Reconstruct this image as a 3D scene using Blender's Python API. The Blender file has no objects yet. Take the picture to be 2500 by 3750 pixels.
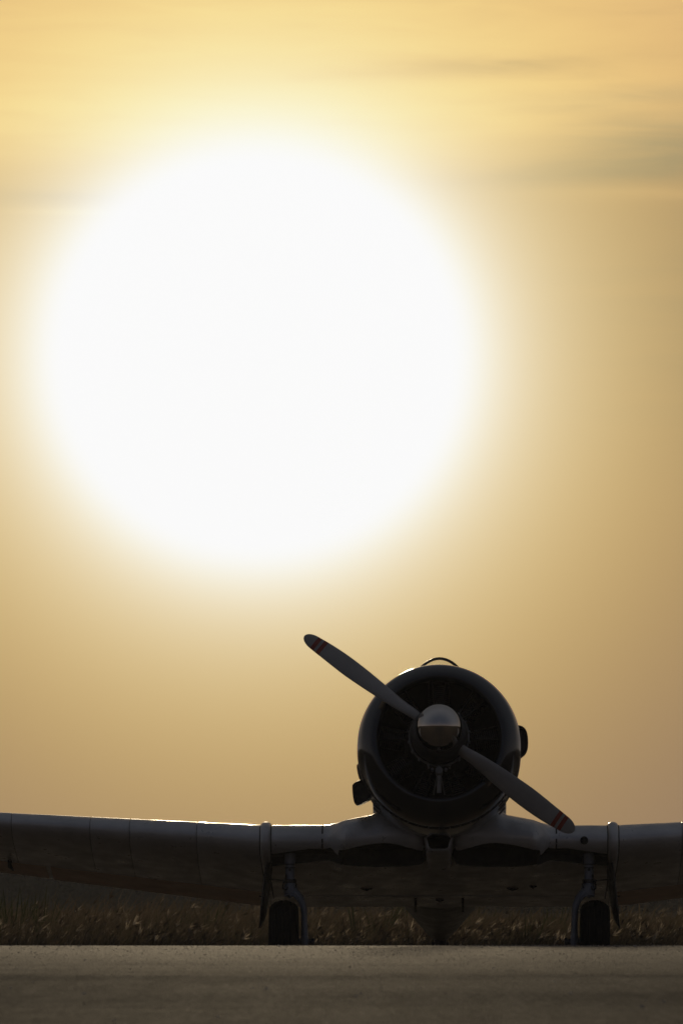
import bpy, bmesh, math, random
import numpy as np
from mathutils import Vector, Matrix

rng = np.random.default_rng(7)
random.seed(7)
SC = bpy.context.scene
COL = SC.collection
PI = math.pi

# ------------------------------------------------------------------ camera
EYE = 0.75
cam = bpy.data.cameras.new("camera")
cam.sensor_fit = 'VERTICAL'
cam.sensor_height = 36.0
cam.sensor_width = 24.0
cam.lens = 298.4
cam.clip_start = 0.5
cam.clip_end = 9000
cam.dof.use_dof = True
cam.dof.focus_distance = 58.0
cam.dof.aperture_fstop = 22.0
camo = bpy.data.objects.new("camera", cam)
COL.objects.link(camo)
camo.location = (0, 0, EYE)
camo.rotation_euler = (math.radians(90 + 2.568), 0, 0)
SC.camera = camo

# ------------------------------------------------------------------ world
SUN_EL, SUN_AZ = 3.63, -0.57          # degrees; azimuth from +Y towards +X
EXPOSURE = -1.5
w = bpy.data.worlds.new("World")
SC.world = w
w.use_nodes = True
nt = w.node_tree
for n in list(nt.nodes):
    nt.nodes.remove(n)


class NB:
    """small node-tree writer"""
    def __init__(s, tree):
        s.t = tree

    def new(s, kind, **kw):
        n = s.t.nodes.new(kind)
        for k, v in kw.items():
            setattr(n, k, v)
        return n

    def put(s, sock, v):
        if isinstance(v, bpy.types.NodeSocket):
            s.t.links.new(v, sock)
        else:
            sock.default_value = v

    def m(s, op, a, b=None, c=None, clamp=False):
        n = s.new("ShaderNodeMath", operation=op, use_clamp=clamp)
        for i, v in enumerate((a, b, c)):
            if v is not None:
                s.put(n.inputs[i], v)
        return n.outputs[0]

    def v(s, op, a, b=None, scale=None):
        n = s.new("ShaderNodeVectorMath", operation=op)
        s.put(n.inputs[0], a)
        if b is not None:
            s.put(n.inputs[1], b)
        if scale is not None:
            s.put(n.inputs[3], scale)
        return n.outputs['Value'] if op in ('DOT_PRODUCT', 'LENGTH') else n.outputs[0]

    def mix(s, fac, a, b, blend='MIX'):
        n = s.new("ShaderNodeMix", data_type='RGBA', blend_type=blend)
        s.put(n.inputs[0], fac)
        for sock, x in ((n.inputs[6], a), (n.inputs[7], b)):
            if not isinstance(x, bpy.types.NodeSocket) and len(x) == 3:
                x = (*x, 1)
            s.put(sock, x)
        return n.outputs[2]

    def noise(s, vec, scale, detail=4, rough=.5, dist=0.):
        n = s.new("ShaderNodeTexNoise")
        s.put(n.inputs['Vector'], vec)
        n.inputs['Scale'].default_value = scale
        n.inputs['Detail'].default_value = detail
        n.inputs['Roughness'].default_value = rough
        n.inputs['Distortion'].default_value = dist
        return n.outputs[0]

    def ramp(s, fac, stops):
        n = s.new("ShaderNodeValToRGB")
        s.put(n.inputs[0], fac)
        el = n.color_ramp.elements
        while len(el) < len(stops):
            el.new(.5)
        for e, (p, c) in zip(el, stops):
            e.position = p
            e.color = (c, c, c, 1) if not hasattr(c, '__len__') else (*c, 1)
        return n.outputs[0]

    def mapr(s, x, a, b, c, d, smooth=False):
        n = s.new("ShaderNodeMapRange")
        n.interpolation_type = 'SMOOTHSTEP' if smooth else 'LINEAR'
        s.put(n.inputs[0], x)
        for i, q in enumerate((a, b, c, d)):
            n.inputs[1 + i].default_value = q
        return n.outputs[0]


W = NB(nt)
sky = W.new("ShaderNodeTexSky", sky_type='NISHITA')
sky.sun_disc = False
sky.sun_elevation = math.radians(SUN_EL)
sky.sun_rotation = math.radians(SUN_AZ)
sky.air_density = .5
sky.dust_density = 8.0
sky.ozone_density = 1.0
sky.altitude = 0
dirn = W.v('NORMALIZE', W.new("ShaderNodeTexCoord").outputs['Generated'])
sx, sy = math.sin(math.radians(SUN_AZ)), math.cos(math.radians(SUN_AZ))
sz, ch = math.sin(math.radians(SUN_EL)), math.cos(math.radians(SUN_EL))
S = (sx * ch, sy * ch, sz)
R_ = (sy, -sx, 0)
U_ = (-sx * sz, -sy * sz, ch)
u = W.m('DIVIDE', W.v('DOT_PRODUCT', dirn, R_), 1.02)
vv = W.v('DOT_PRODUCT', dirn, U_)
ww = W.v('DOT_PRODUCT', dirn, S)
rad = W.m('SQRT', W.m('ADD', W.m('MULTIPLY', u, u), W.m('MULTIPLY', vv, vv)))
th = W.m('MULTIPLY', W.m('ARCTAN2', rad, ww), 180 / PI)        # degrees from the sun
sep = W.new("ShaderNodeSeparateXYZ")
nt.links.new(dirn, sep.inputs[0])
el = W.m('MULTIPLY', W.m('ARCSINE', sep.outputs[2]), 180 / PI)
az = W.m('MULTIPLY', W.m('ARCTAN2', sep.outputs[0], sep.outputs[1]), 180 / PI)
# the sun's own aureole in dusty air: a narrow and a wide lobe (values as displayed, hence / K)
K = .05 * 2 ** EXPOSURE
near = W.m('MULTIPLY', W.m('EXPONENT', W.m('MULTIPLY', W.m('SUBTRACT', th, 1.52), -4.8)), .19)
near = W.m('MINIMUM', near, 6.0)
wd = W.new("ShaderNodeCombineXYZ")
for i_, (amp, rate) in enumerate(((1.85, -.555), (1.95, -.74), (5.3, -1.64))):
    W.put(wd.inputs[i_], W.m('MULTIPLY', W.m('EXPONENT', W.m('MULTIPLY', th, rate)), amp))
c_wide = wd.outputs[0]
c_near = W.v('SCALE', (.8, 1.05, 1.05), scale=near)
# air light from the whole hemisphere, paler near the horizon
elp = W.m('MAXIMUM', el, 0)
hor = W.m('EXPONENT', W.m('DIVIDE', elp, -7.0))
c_amb = W.v('ADD', W.v('SCALE', (.090, .064, .040), scale=hor), W.v('SCALE', (.040, .048, .070), scale=W.mapr(ww, .0, .95, 1, .48, True)))
c_amb = W.v('ADD', c_amb, W.v('SCALE', (.046, .046, .044), scale=W.mapr(ww, -.9, .1, 0, 1, True)))
extra = W.v('ADD', W.v('ADD', c_near, c_wide), c_amb)
# high thin cloud: streaks drawn out along the horizon, above about four degrees
cv = W.new("ShaderNodeCombineXYZ")
W.put(cv.inputs[0], W.m('MULTIPLY', az, .42))
W.put(cv.inputs[1], W.m('MULTIPLY', el, 2.6))
n1 = W.noise(cv.outputs[0], 1.0, 5, .55, .6)
cv2 = W.new("ShaderNodeCombineXYZ")
W.put(cv2.inputs[0], W.m('MULTIPLY', az, .16))
W.put(cv2.inputs[1], W.m('MULTIPLY', el, .8))
cv2.inputs[2].default_value = 4.3
n2 = W.noise(cv2.outputs[0], 1.0, 3, .5, .3)
deck = W.m('ADD', el, W.m('MULTIPLY', W.m('SUBTRACT', n2, .5), .9))
above = W.mapr(deck, 4.60, 5.5, 0, 1, True)


cv3 = W.new("ShaderNodeCombineXYZ")
W.put(cv3.inputs[0], W.m('ADD', W.m('MULTIPLY', az, .9), W.m('MULTIPLY', el, .5)))
W.put(cv3.inputs[1], W.m('MULTIPLY', el, 7.5))
cv3.inputs[2].default_value = 9.1
n3 = W.noise(cv3.outputs[0], 1.0, 5, .55, .5)


def streak(a0, e0, la, le, tilt=0.):
    """a lens of cloud at azimuth a0, elevation e0, edges frayed by the noise"""
    de = W.m('SUBTRACT', W.m('SUBTRACT', el, e0), W.m('MULTIPLY', W.m('SUBTRACT', az, a0), tilt))
    de = W.m('ADD', de, W.m('MULTIPLY', W.m('SUBTRACT', n1, .5), .16))
    q = W.m('ADD', W.m('POWER', W.m('ABSOLUTE', W.m('DIVIDE', W.m('SUBTRACT', az, a0), la)), 2.0),
            W.m('POWER', W.m('ABSOLUTE', W.m('DIVIDE', de, le)), 2.0))
    return W.m('MULTIPLY', W.m('EXPONENT', W.m('MULTIPLY', q, -1.0)), W.mapr(n3, .32, .62, .65, 1.12))


dark = W.m('ADD', W.m('MULTIPLY', streak(1.0, 5.57, .95, .075, .055), .34),
           W.m('MULTIPLY', W.m('MULTIPLY', above, W.mapr(W.m('ADD', W.m('MULTIPLY', n1, .6), W.m('MULTIPLY', n3, .4)), .48, .66, 0, 1, True)), .13))
pale = W.m('MULTIPLY', streak(2.45, 5.10, 1.15, .21, .05), .52)      # grey-blue veils where the lit cloud is thin
for a_ in ((2.0, 4.86, 1.0, .10, .05, .26), (1.9, 5.37, .9, .08, .04, .22), (-1.75, 4.70, .75, .075, 0., .17), (3.0, 3.9, 1.25, .95, 0., .22)):
    pale = W.m('ADD', pale, W.m('MULTIPLY', streak(*a_[:5]), a_[5]))
lite = W.m('MULTIPLY', above, W.mapr(n1, .25, .7, 0.75, 1, True))
lite = W.m('ADD', W.m('MULTIPLY', lite, .53), W.m('ADD', W.m('MULTIPLY', streak(-1.7, 4.585, .55, .022, -.01), .10), W.m('MULTIPLY', streak(2.6, 4.69, 1.0, .05, -.01), .13)))
lite = W.m('MULTIPLY', lite, W.mapr(el, 7, 30, 1, 0, True))
near_sun = W.m('EXPONENT', W.m('DIVIDE', th, -14.0))
c_lite = W.v('SCALE', (.98, .57, .18), scale=W.m('MULTIPLY', lite, near_sun))
grey = W.v('SCALE', sky.outputs[0], scale=K * .125)
tot = W.v('ADD', W.v('ADD', grey, extra), c_lite)
tint = W.mix(dark, (1, 1, 1), (.28, .44, .64))
tot = W.v('MULTIPLY', W.v('MULTIPLY', tot, tint), W.mix(pale, (1, 1, 1), (.46, .66, .92)))
# the aureole rolls off softly instead of running away towards the sun (the lamp carries the sun's own light)
sp = W.new("ShaderNodeSeparateXYZ")
nt.links.new(tot, sp.inputs[0])
cb = W.new("ShaderNodeCombineXYZ")
for i_ in range(3):
    W.put(cb.inputs[i_], W.m('SMOOTH_MIN', sp.outputs[i_], .965, .55))
col = W.v('SCALE', cb.outputs[0], scale=1 / K)
bg = W.new("ShaderNodeBackground")
nt.links.new(col, bg.inputs[0])
bg.inputs[1].default_value = .05
out = W.new("ShaderNodeOutputWorld")
nt.links.new(bg.outputs[0], out.inputs[0])

# ------------------------------------------------------------------ sun, exposure
sl = bpy.data.lights.new("sun", 'SUN')
sl.energy = 5.0
sl.angle = math.radians(.6)
sl.color = (1, .80, .52)
so = bpy.data.objects.new("sun", sl)
COL.objects.link(so)
so.rotation_euler = Vector(S).to_track_quat('Z', 'Y').to_euler()
SC.view_settings.view_transform = 'Standard'
SC.view_settings.look = 'None'
SC.view_settings.gamma = 1
SC.view_settings.use_curve_mapping = False
SC.view_settings.exposure = EXPOSURE
SC.cycles.max_bounces = 8
SC.cycles.transparent_max_bounces = 16

# ------------------------------------------------------------------ materials


def material(name, base, rough=.5, metal=0., vary=.12, scale=6., bump=0., bscale=60., coat=0., spec=.5, rvary=.1, stretch=(1, 1, 1)):
    m = bpy.data.materials.new(name)
    m.use_nodes = True
    b = NB(m.node_tree)
    p = m.node_tree.nodes["Principled BSDF"]
    tc = b.new("ShaderNodeTexCoord").outputs['Object']
    mp = b.new("ShaderNodeMapping")
    b.put(mp.inputs[0], tc)
    mp.inputs['Scale'].default_value = stretch
    tc = mp.outputs[0]
    n = b.noise(tc, scale, 6, .6, .3)
    c0 = tuple(x * (1 - vary) for x in base)
    c1 = tuple(min(1, x * (1 + vary)) for x in base)
    b.put(p.inputs['Base Color'], b.mix(b.mapr(n, .3, .7, 0, 1), c0, c1))
    b.put(p.inputs['Roughness'], b.mapr(b.noise(tc, scale * 2.3, 4), .3, .7, max(.02, rough - rvary), min(1, rough + rvary)))
    p.inputs['Metallic'].default_value = metal
    p.inputs['Specular IOR Level'].default_value = spec
    if coat:
        p.inputs['Coat Weight'].default_value = coat
        p.inputs['Coat Roughness'].default_value = .08
    if bump:
        bn = b.new("ShaderNodeBump")
        bn.inputs['Strength'].default_value = 1
        bn.inputs['Distance'].default_value = bump
        b.put(bn.inputs['Height'], b.noise(tc, bscale, 4, .6))
        m.node_tree.links.new(bn.outputs[0], p.inputs['Normal'])
    return m


M = {}
M['silver'] = material("silver_grey_paint", (.46, .45, .44), .42, .35, .14, 3., .0018, 4.5, rvary=.18, spec=.35)
M['grey'] = material("dull_grey_paint", (.11, .10, .085), .5, .0, .15, 3., .0008, 9.)
M['warm'] = material("weathered_fabric_paint", (.54, .38, .27), .6, .0, .18, 2.5, .0006, 12.)
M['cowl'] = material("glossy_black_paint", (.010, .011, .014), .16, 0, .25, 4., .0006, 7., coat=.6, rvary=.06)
M['chrome'] = material("polished_metal", (.58, .53, .47), .09, 1., .05, 5., .0003, 8., rvary=.03)
M['shell'] = material("dark_hub_metal", (.040, .038, .038), .45, .0, .2, 8.)
M['blade'] = material("grey_propeller_paint", (.29, .268, .245), .42, .0, .12, 5., .0002, 30.)
M['red'] = material("red_stripe_paint", (.26, .030, .012), .45, .0, .15, 8.)
M['black'] = material("matt_black", (.008, .008, .008), .7, 0, .3, 10.)
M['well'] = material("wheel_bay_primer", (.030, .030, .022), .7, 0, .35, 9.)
M['engine'] = material("engine_metal", (.035, .035, .034), .45, .4, .4, 14.)
M['ring'] = material("worn_light_metal", (.20, .19, .18), .4, .5, .25, 12.)
M['strut'] = material("gear_leg_paint", (.19, .205, .24), .4, .0, .15, 8.)
M['rubber'] = material("tyre_rubber", (.006, .006, .006), .8, 0, .3, 20., .0015, 60., spec=.15)
M['dirt'] = material("dusty_sidewall", (.09, .085, .08), .85, 0, .3, 14.)


def glass_mat():
    m = bpy.data.materials.new("canopy_glass")
    m.use_nodes = True
    b = NB(m.node_tree)
    for n in list(m.node_tree.nodes):
        m.node_tree.nodes.remove(n)
    tr = b.new("ShaderNodeBsdfTransparent")
    tr.inputs[0].default_value = (.985, .985, .98, 1)
    gl = b.new("ShaderNodeBsdfGlossy")
    gl.inputs['Roughness'].default_value = .05
    fr = b.new("ShaderNodeFresnel")
    fr.inputs[0].default_value = 1.25
    mx = b.new("ShaderNodeMixShader")
    o = b.new("ShaderNodeOutputMaterial")
    b.put(mx.inputs[0], b.m('MULTIPLY', fr.outputs[0], .15))
    m.node_tree.links.new(tr.outputs[0], mx.inputs[1])
    m.node_tree.links.new(gl.outputs[0], mx.inputs[2])
    m.node_tree.links.new(mx.outputs[0], o.inputs[0])
    return m


M['glass'] = glass_mat()


def leaf_mat(name, cols, trans=.45, rough=.7):
    """thin plant matter: colour differs from plant to plant, light comes through"""
    m = bpy.data.materials.new(name)
    m.use_nodes = True
    b = NB(m.node_tree)
    for n in list(m.node_tree.nodes):
        m.node_tree.nodes.remove(n)
    at = b.new("ShaderNodeAttribute", attribute_name="tone")
    rp = b.new("ShaderNodeValToRGB")
    b.put(rp.inputs[0], at.outputs['Fac'])
    e = rp.color_ramp.elements
    while len(e) < len(cols):
        e.new(.5)
    for i, c in enumerate(cols):
        e[i].position = i / (len(cols) - 1)
        e[i].color = (*c, 1)
    d = b.new("ShaderNodeBsdfDiffuse")
    t = b.new("ShaderNodeBsdfTranslucent")
    b.put(d.inputs[0], rp.outputs[0])
    b.put(t.inputs[0], rp.outputs[0])
    mx = b.new("ShaderNodeMixShader")
    mx.inputs[0].default_value = trans
    o = b.new("ShaderNodeOutputMaterial")
    m.node_tree.links.new(d.outputs[0], mx.inputs[1])
    m.node_tree.links.new(t.outputs[0], mx.inputs[2])
    m.node_tree.links.new(mx.outputs[0], o.inputs[0])
    return m


# ------------------------------------------------------------------ mesh helpers


class MB:
    def __init__(s):
        s.v, s.f, s.mi = [], [], []

    def add(s, verts, faces, mi=0):
        k = len(s.v)
        s.v += [tuple(p) for p in verts]
        s.f += [tuple(i + k for i in f) for f in faces]
        s.mi += [mi] * len(faces) if not hasattr(mi, '__len__') else list(mi)
        return s

    def loft(s, rings, closed=True, caps=(True, True), mi=0):
        n = len(rings[0])
        v = [p for r in rings for p in r]
        f = []
        m = n if closed else n - 1
        mis = []
        for i in range(len(rings) - 1):
            for j in range(m):
                f.append((i * n + j, i * n + (j + 1) % n, (i + 1) * n + (j + 1) % n, (i + 1) * n + j))
                mis.append(mi[i] if hasattr(mi, '__len__') else mi)
        last = mis[-1]
        if closed and caps[0]:
            f.append(tuple(range(n))[::-1]); mis.append(mis[0])
        if closed and caps[1]:
            f.append(tuple((len(rings) - 1) * n + j for j in range(n))); mis.append(last)
        return s.add(v, f, mis)

    def tube(s, path, r, seg=12, caps=(True, True), mi=0, ry=None):
        """round bar along a path; r may be a list; ry gives a second (elliptic) radius"""
        P = [Vector(p) for p in path]
        rr = r if hasattr(r, '__len__') else [r] * len(P)
        r2 = rr if ry is None else (ry if hasattr(ry, '__len__') else [ry] * len(P))
        rings, up = [], None
        for i, p in enumerate(P):
            d = (P[min(i + 1, len(P) - 1)] - P[max(i - 1, 0)]).normalized()
            if up is None:
                up = Vector((0, 1, 0)) if abs(d.y) < .8 else Vector((0, 0, 1))
            sd = d.cross(up).normalized()
            up = sd.cross(d).normalized()
            rings.append([p + sd * (rr[i] * math.cos(t)) + up * (r2[i] * math.sin(t))
                          for t in (2 * PI * k / seg for k in range(seg))])
        return s.loft(rings, True, caps, mi)

    def box(s, c, d, mi=0, M4=None):
        v = [Vector(((i & 1) - .5, ((i >> 1) & 1) - .5, ((i >> 2) & 1) - .5)) for i in range(8)]
        v = [Vector((p.x * d[0], p.y * d[1], p.z * d[2])) for p in v]
        if M4 is not None:
            v = [M4 @ p for p in v]
        v = [p + Vector(c) for p in v]
        return s.add(v, [(0, 2, 3, 1), (4, 5, 7, 6), (0, 1, 5, 4), (2, 6, 7, 3), (0, 4, 6, 2), (1, 3, 7, 5)], mi)

    def mesh(s, name, mats, smooth=35):
        me = bpy.data.meshes.new(name)
        me.from_pydata([tuple(p) for p in s.v], [], s.f)
        for m in (mats if isinstance(mats, (list, tuple)) else [mats]):
            me.materials.append(m)
        me.polygons.foreach_set('material_index', s.mi)
        bm = bmesh.new()
        bm.from_mesh(me)
        bmesh.ops.recalc_face_normals(bm, faces=bm.faces[:])
        bm.to_mesh(me)
        bm.free()
        if smooth:
            me.polygons.foreach_set('use_smooth', [True] * len(me.polygons))
            me.set_sharp_from_angle(angle=math.radians(smooth))
        me.update()
        return me


def link(name, me, parent=None, label=None):
    o = bpy.data.objects.new(name, me)
    COL.objects.link(o)
    if parent:
        o.parent = parent
    if label:
        o['label'] = label
    return o


def obj(name, mb, mats, parent=None, label=None, smooth=35):
    return link(name, mb.mesh(name, mats, smooth), parent, label)


def S01(t):
    t = max(0., min(1., t))
    return t * t * (3 - 2 * t)


def lerp_tab(tab, x):
    xs = [t[0] for t in tab]
    if x <= xs[0]:
        return tab[0][1]
    for (x0, y0), (x1, y1) in zip(tab, tab[1:]):
        if x <= x1:
            return y0 + (y1 - y0) * (x - x0) / (x1 - x0)
    return tab[-1][1]


def cubic_tab(tab, x):
    """smooth curve through the table"""
    n = len(tab)
    if x <= tab[0][0]:
        return tab[0][1]
    if x >= tab[-1][0]:
        return tab[-1][1]
    for i in range(n - 1):
        if x <= tab[i + 1][0]:
            break
    x0, y0 = tab[i]
    x1, y1 = tab[i + 1]
    d = (y1 - y0) / (x1 - x0)
    m0 = d if i == 0 else .5 * (d + (y0 - tab[i - 1][1]) / (x0 - tab[i - 1][0]))
    m1 = d if i == n - 2 else .5 * (d + (tab[i + 2][1] - y1) / (tab[i + 2][0] - x1))
    h = x1 - x0
    t = (x - x0) / h
    return ((2 * t**3 - 3 * t**2 + 1) * y0 + (t**3 - 2 * t**2 + t) * h * m0
            + (-2 * t**3 + 3 * t**2) * y1 + (t**3 - t**2) * h * m1)


# ------------------------------------------------------------------ ground and apron
def ground_z(y):
    """a crowned apron: the crest lies 41 m out, the aircraft stands beyond it on the far fall"""
    if y <= 34:
        return .517 - .00012 * (y - 34)**2 if y > -10 else .517 - .00012 * 44**2
    if y <= 52:
        return .517 - .000447 * (y - 34)**2
    if y <= 70:
        h, t = 18., (y - 52) / 18.
        return (2 * t**3 - 3 * t**2 + 1) * .37217 + (t**3 - 2 * t**2 + t) * h * -.016092
    return 0.


def sheet(name, xs, ys, dz, m):
    mb = MB()
    mb.loft([[(x, y, ground_z(y) + dz) for x in xs] for y in ys], False)
    o = obj(name, mb, m, None, smooth=60)
    o['kind'] = 'structure'
    return o


def apron_mat():
    m = bpy.data.materials.new("old_asphalt")
    m.use_nodes = True
    b = NB(m.node_tree)
    p = m.node_tree.nodes["Principled BSDF"]
    tc = b.new("ShaderNodeTexCoord").outputs['Object']
    big = b.noise(tc, .35, 5, .6, .4)
    mid = b.noise(tc, 2.2, 5, .6)
    mp = b.new("ShaderNodeMapping")
    b.put(mp.inputs[0], tc)
    mp.inputs['Scale'].default_value = (.10, .9, 1)
    lane = b.noise(mp.outputs[0], 1.0, 5, .6, .5)
    fine = b.noise(tc, 70, 3, .7)
    mp2 = b.new("ShaderNodeMapping")
    b.put(mp2.inputs[0], tc)
    mp2.inputs['Scale'].default_value = (13, .9, 1)
    mott = b.noise(mp2.outputs[0], 1.0, 6, .75)
    mp4 = b.new("ShaderNodeMapping")
    b.put(mp4.inputs[0], tc)
    mp4.inputs['Scale'].default_value = (90, 4.5, 1)
    grain = b.noise(mp4.outputs[0], 1.0, 3, .7)
    sy_ = b.new("ShaderNodeSeparateXYZ")
    b.put(sy_.inputs[0], tc)
    crest_light = b.mapr(b.m('ADD', sy_.outputs[1], b.m('MULTIPLY', b.m('SUBTRACT', big, .5), 14)), 21, 37, 0, 1, True)  # brightening towards the crest, painted into colour and sheen by distance
    grit = b.new("ShaderNodeTexVoronoi")
    b.put(grit.inputs['Vector'], tc)
    grit.inputs['Scale'].default_value = 85
    c = b.mix(b.mapr(big, .3, .7, 0, 1), (0.090, 0.075, 0.059), (0.123, 0.101, 0.078))
    c = b.mix(b.mapr(mid, .35, .65, 0, .5), c, (0.081, 0.071, 0.055))
    c = b.mix(b.mapr(lane, .48, .62, 0, .9, True), c, (0.060, 0.047, 0.037))
    c = b.mix(b.mapr(lane, .30, .44, .45, 0, True), c, (0.114, 0.105, 0.081))
    c = b.mix(b.mapr(mott, .34, .62, .75, 0), c, (0.042, 0.034, 0.026))
    mp3 = b.new("ShaderNodeMapping")
    b.put(mp3.inputs[0], tc)
    mp3.inputs['Scale'].default_value = (.55, .35, 1)
    mp3.inputs['Rotation'].default_value = (0, 0, .5)
    stain = b.noise(mp3.outputs[0], 1.0, 5, .65, 1.2)
    c = b.mix(b.mapr(stain, .52, .70, 0, .55, True), c, (0.063, 0.043, 0.032))
    c = b.mix(b.mapr(stain, .30, .44, .35, 0, True), c, (0.108, 0.099, 0.078))
    c = b.mix(b.m('MULTIPLY', crest_light, .6), c, (0.198, 0.162, 0.129))  # crest brightness painted into the base colour
    c = b.mix(b.mapr(grain, .56, .74, 0, .55), c, (.30, .25, .20))
    c = b.mix(b.mapr(grain, .42, .28, 0, .5), c, (.040, .032, .026))
    c = b.mix(b.mapr(fine, .35, .7, 0, .55), c, (0.054, 0.047, 0.037))
    c = b.mix(b.mapr(grit.outputs['Distance'], .02, .16, .5, 0), c, (0.204, 0.186, 0.156))
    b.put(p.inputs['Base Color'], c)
    b.put(p.inputs['Roughness'], b.mapr(b.m('ADD', b.m('MULTIPLY', lane, .6), b.m('MULTIPLY', mid, .4)), .35, .65, .80, .92))
    p.inputs['Specular IOR Level'].default_value = .05
    bn = b.new("ShaderNodeBump")
    bn.inputs['Strength'].default_value = 1
    bn.inputs['Distance'].default_value = .004
    b.put(bn.inputs['Height'], b.m('ADD', fine, b.m('MULTIPLY', grit.outputs['Distance'], .8)))
    m.node_tree.links.new(bn.outputs[0], p.inputs['Normal'])
    # dusty stone scatters; the polished binder between has a sheen, plus painted brightness at the crest
    df = b.new("ShaderNodeBsdfDiffuse")
    df.inputs['Roughness'].default_value = .8
    b.put(df.inputs[0], c)
    m.node_tree.links.new(bn.outputs[0], df.inputs['Normal'])
    mx = b.new("ShaderNodeMixShader")
    b.put(mx.inputs[0], b.mapr(b.m('ADD', b.m('MULTIPLY', lane, .65), b.m('ADD', b.m('MULTIPLY', mid, .10), b.m('MULTIPLY', mott, .25))), .36, .64, .11, .38))
    fac = mx.inputs[0].links[0].from_socket
    b.put(mx.inputs[0], b.m('MULTIPLY', b.mapr(grain, .3, .7, .80, 1.20), b.m('ADD', fac, b.m('MULTIPLY', crest_light, .36))))
    m.node_tree.links.new(df.outputs[0], mx.inputs[1])
    m.node_tree.links.new(p.outputs[0], mx.inputs[2])
    m.node_tree.links.new(mx.outputs[0], m.node_tree.nodes["Material Output"].inputs[0])
    return m


xs = [-160, -60, -30, -15, -8, -4, 0, 4, 8, 15, 30, 60, 160]
ys = [-60, -40, -20, -10] + [y * 1.0 for y in range(-8, 86, 1)]
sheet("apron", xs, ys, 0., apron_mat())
soil = material("dry_soil", (.07, .055, .04), .95, 0, .3, .8, .02, 6., spec=0.)
g = sheet("ground", [-1500, -600, -200, -80, -30, 0, 30, 80, 200, 600, 1500],
          [-600, -100, -60, -20, 0, 10, 20, 30, 34, 38, 42, 46, 50, 54, 58, 62, 66, 70, 78, 90, 130, 200, 400, 900, 1800, 3000], -.06, soil)
# tarred joints across the apron: shallow strips of sealant, real joints of the paving
tar = material("joint_sealant", (.25, .195, .15), .95, 0, .3, 9., spec=.0)
for yj, x0, x1, ph in ((18.4, -2.4, -.95, .3), (27.4, -2.6, -1.3, 1.2)):
    mb = MB()
    N = 60
    L, Rr = [], []
    for i in range(N + 1):
        x = x0 + (x1 - x0) * i / N
        y = yj + .05 * math.sin(1.3 * x + ph) + .02 * math.sin(7 * x + ph)
        wd = .09 * (.55 + .30 * math.sin(3.1 * x + ph) + .15 * math.sin(11 * x)) * min(1, 5 * i / N, 5 * (N - i) / N) + .006
        L.append((x, y - wd, ground_z(y) + .004))
        Rr.append((x, y + wd, ground_z(y) + .004))
    mb.loft([L, Rr], False)
    o = obj("joint_seal", mb, tar, bpy.data.objects["apron"])

# loose grit and small stones on the apron
mb = MB()
for k in range(9000):
    y = 17.5 + 25 * random.random()**1.1
    x = random.uniform(-.055, .055) * y + random.uniform(-.6, .6)
    r = (.0019 if k > 140 else random.choice((.003, .004, .005))) * random.uniform(.7, 1.4) * (y / 22 if k > 140 else 1)
    z = ground_z(y)
    pts = [(x + r * math.cos(t) * random.uniform(.7, 1.3), y + r * math.sin(t) * random.uniform(.7, 1.3), z + .001) for t in ((0, 1.26, 2.5, 3.8, 5.0) if k <= 140 else (0, 2.1, 4.2))]
    top = (x + random.uniform(-.3, .3) * r, y, z + r * random.uniform(.6, 1.1))
    n_ = len(pts)
    mb.add(pts + [top], [(i, (i + 1) % n_, n_) for i in range(n_)], int(k % 3 == 0) if k <= 140 else 2 + k % 2)
o = obj("gravel", mb, [material("stone_chips", (.34, .30, .25), .8, 0, .4, 30.), M['black'], material("pale_grit", (.34, .28, .22), .9, 0, .4, 30., spec=.3), material("brown_grit", (.20, .16, .12), .9, 0, .4, 30., spec=.2)], None, smooth=0)
o['kind'] = 'stuff'
o['label'] = 'loose dark and pale stone chips on the asphalt'

# ------------------------------------------------------------------ dry grass behind the aircraft
def ribbons(name, pts, wid, side, tone, mat, label):
    """pts (n, k, 3) spines, wid (n, k) half widths, side (n, 3): n ribbons as one mesh"""
    n, k, _ = pts.shape
    a = pts - wid[:, :, None] * side[:, None, :]
    c = pts + wid[:, :, None] * side[:, None, :]
    V = np.stack([a, c], 2).reshape(-1, 3)
    base = (np.arange(n) * k * 2)[:, None, None]
    q = np.arange(k - 1)[None, :, None] * 2
    F = (base + q + np.array([0, 1, 3, 2])[None, None, :]).reshape(-1)
    me = bpy.data.meshes.new(name)
    me.vertices.add(len(V))
    me.vertices.foreach_set('co', V.astype(np.float32).ravel())
    nf = n * (k - 1)
    me.loops.add(nf * 4)
    me.loops.foreach_set('vertex_index', F.astype(np.int32))
    me.polygons.add(nf)
    me.polygons.foreach_set('loop_start', np.arange(0, nf * 4, 4, dtype=np.int32))
    me.polygons.foreach_set('use_smooth', np.ones(nf, bool))
    at = me.attributes.new('tone', 'FLOAT', 'POINT')
    at.data.foreach_set('value', np.repeat(tone, k * 2).astype(np.float32))
    me.materials.append(mat)
    me.update(calc_edges=True)
    o = link(name, me)
    o['kind'] = 'stuff'
    o['label'] = label
    return o


def patchy(x, y, f, seed):
    r = np.random.default_rng(seed)
    s = 0
    for i in range(7):
        a, b, p = r.normal(0, f), r.normal(0, f * .4), r.uniform(0, 6.28)
        s = s + np.sin(a * x + b * y + p)
    return s / 3.0


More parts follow.
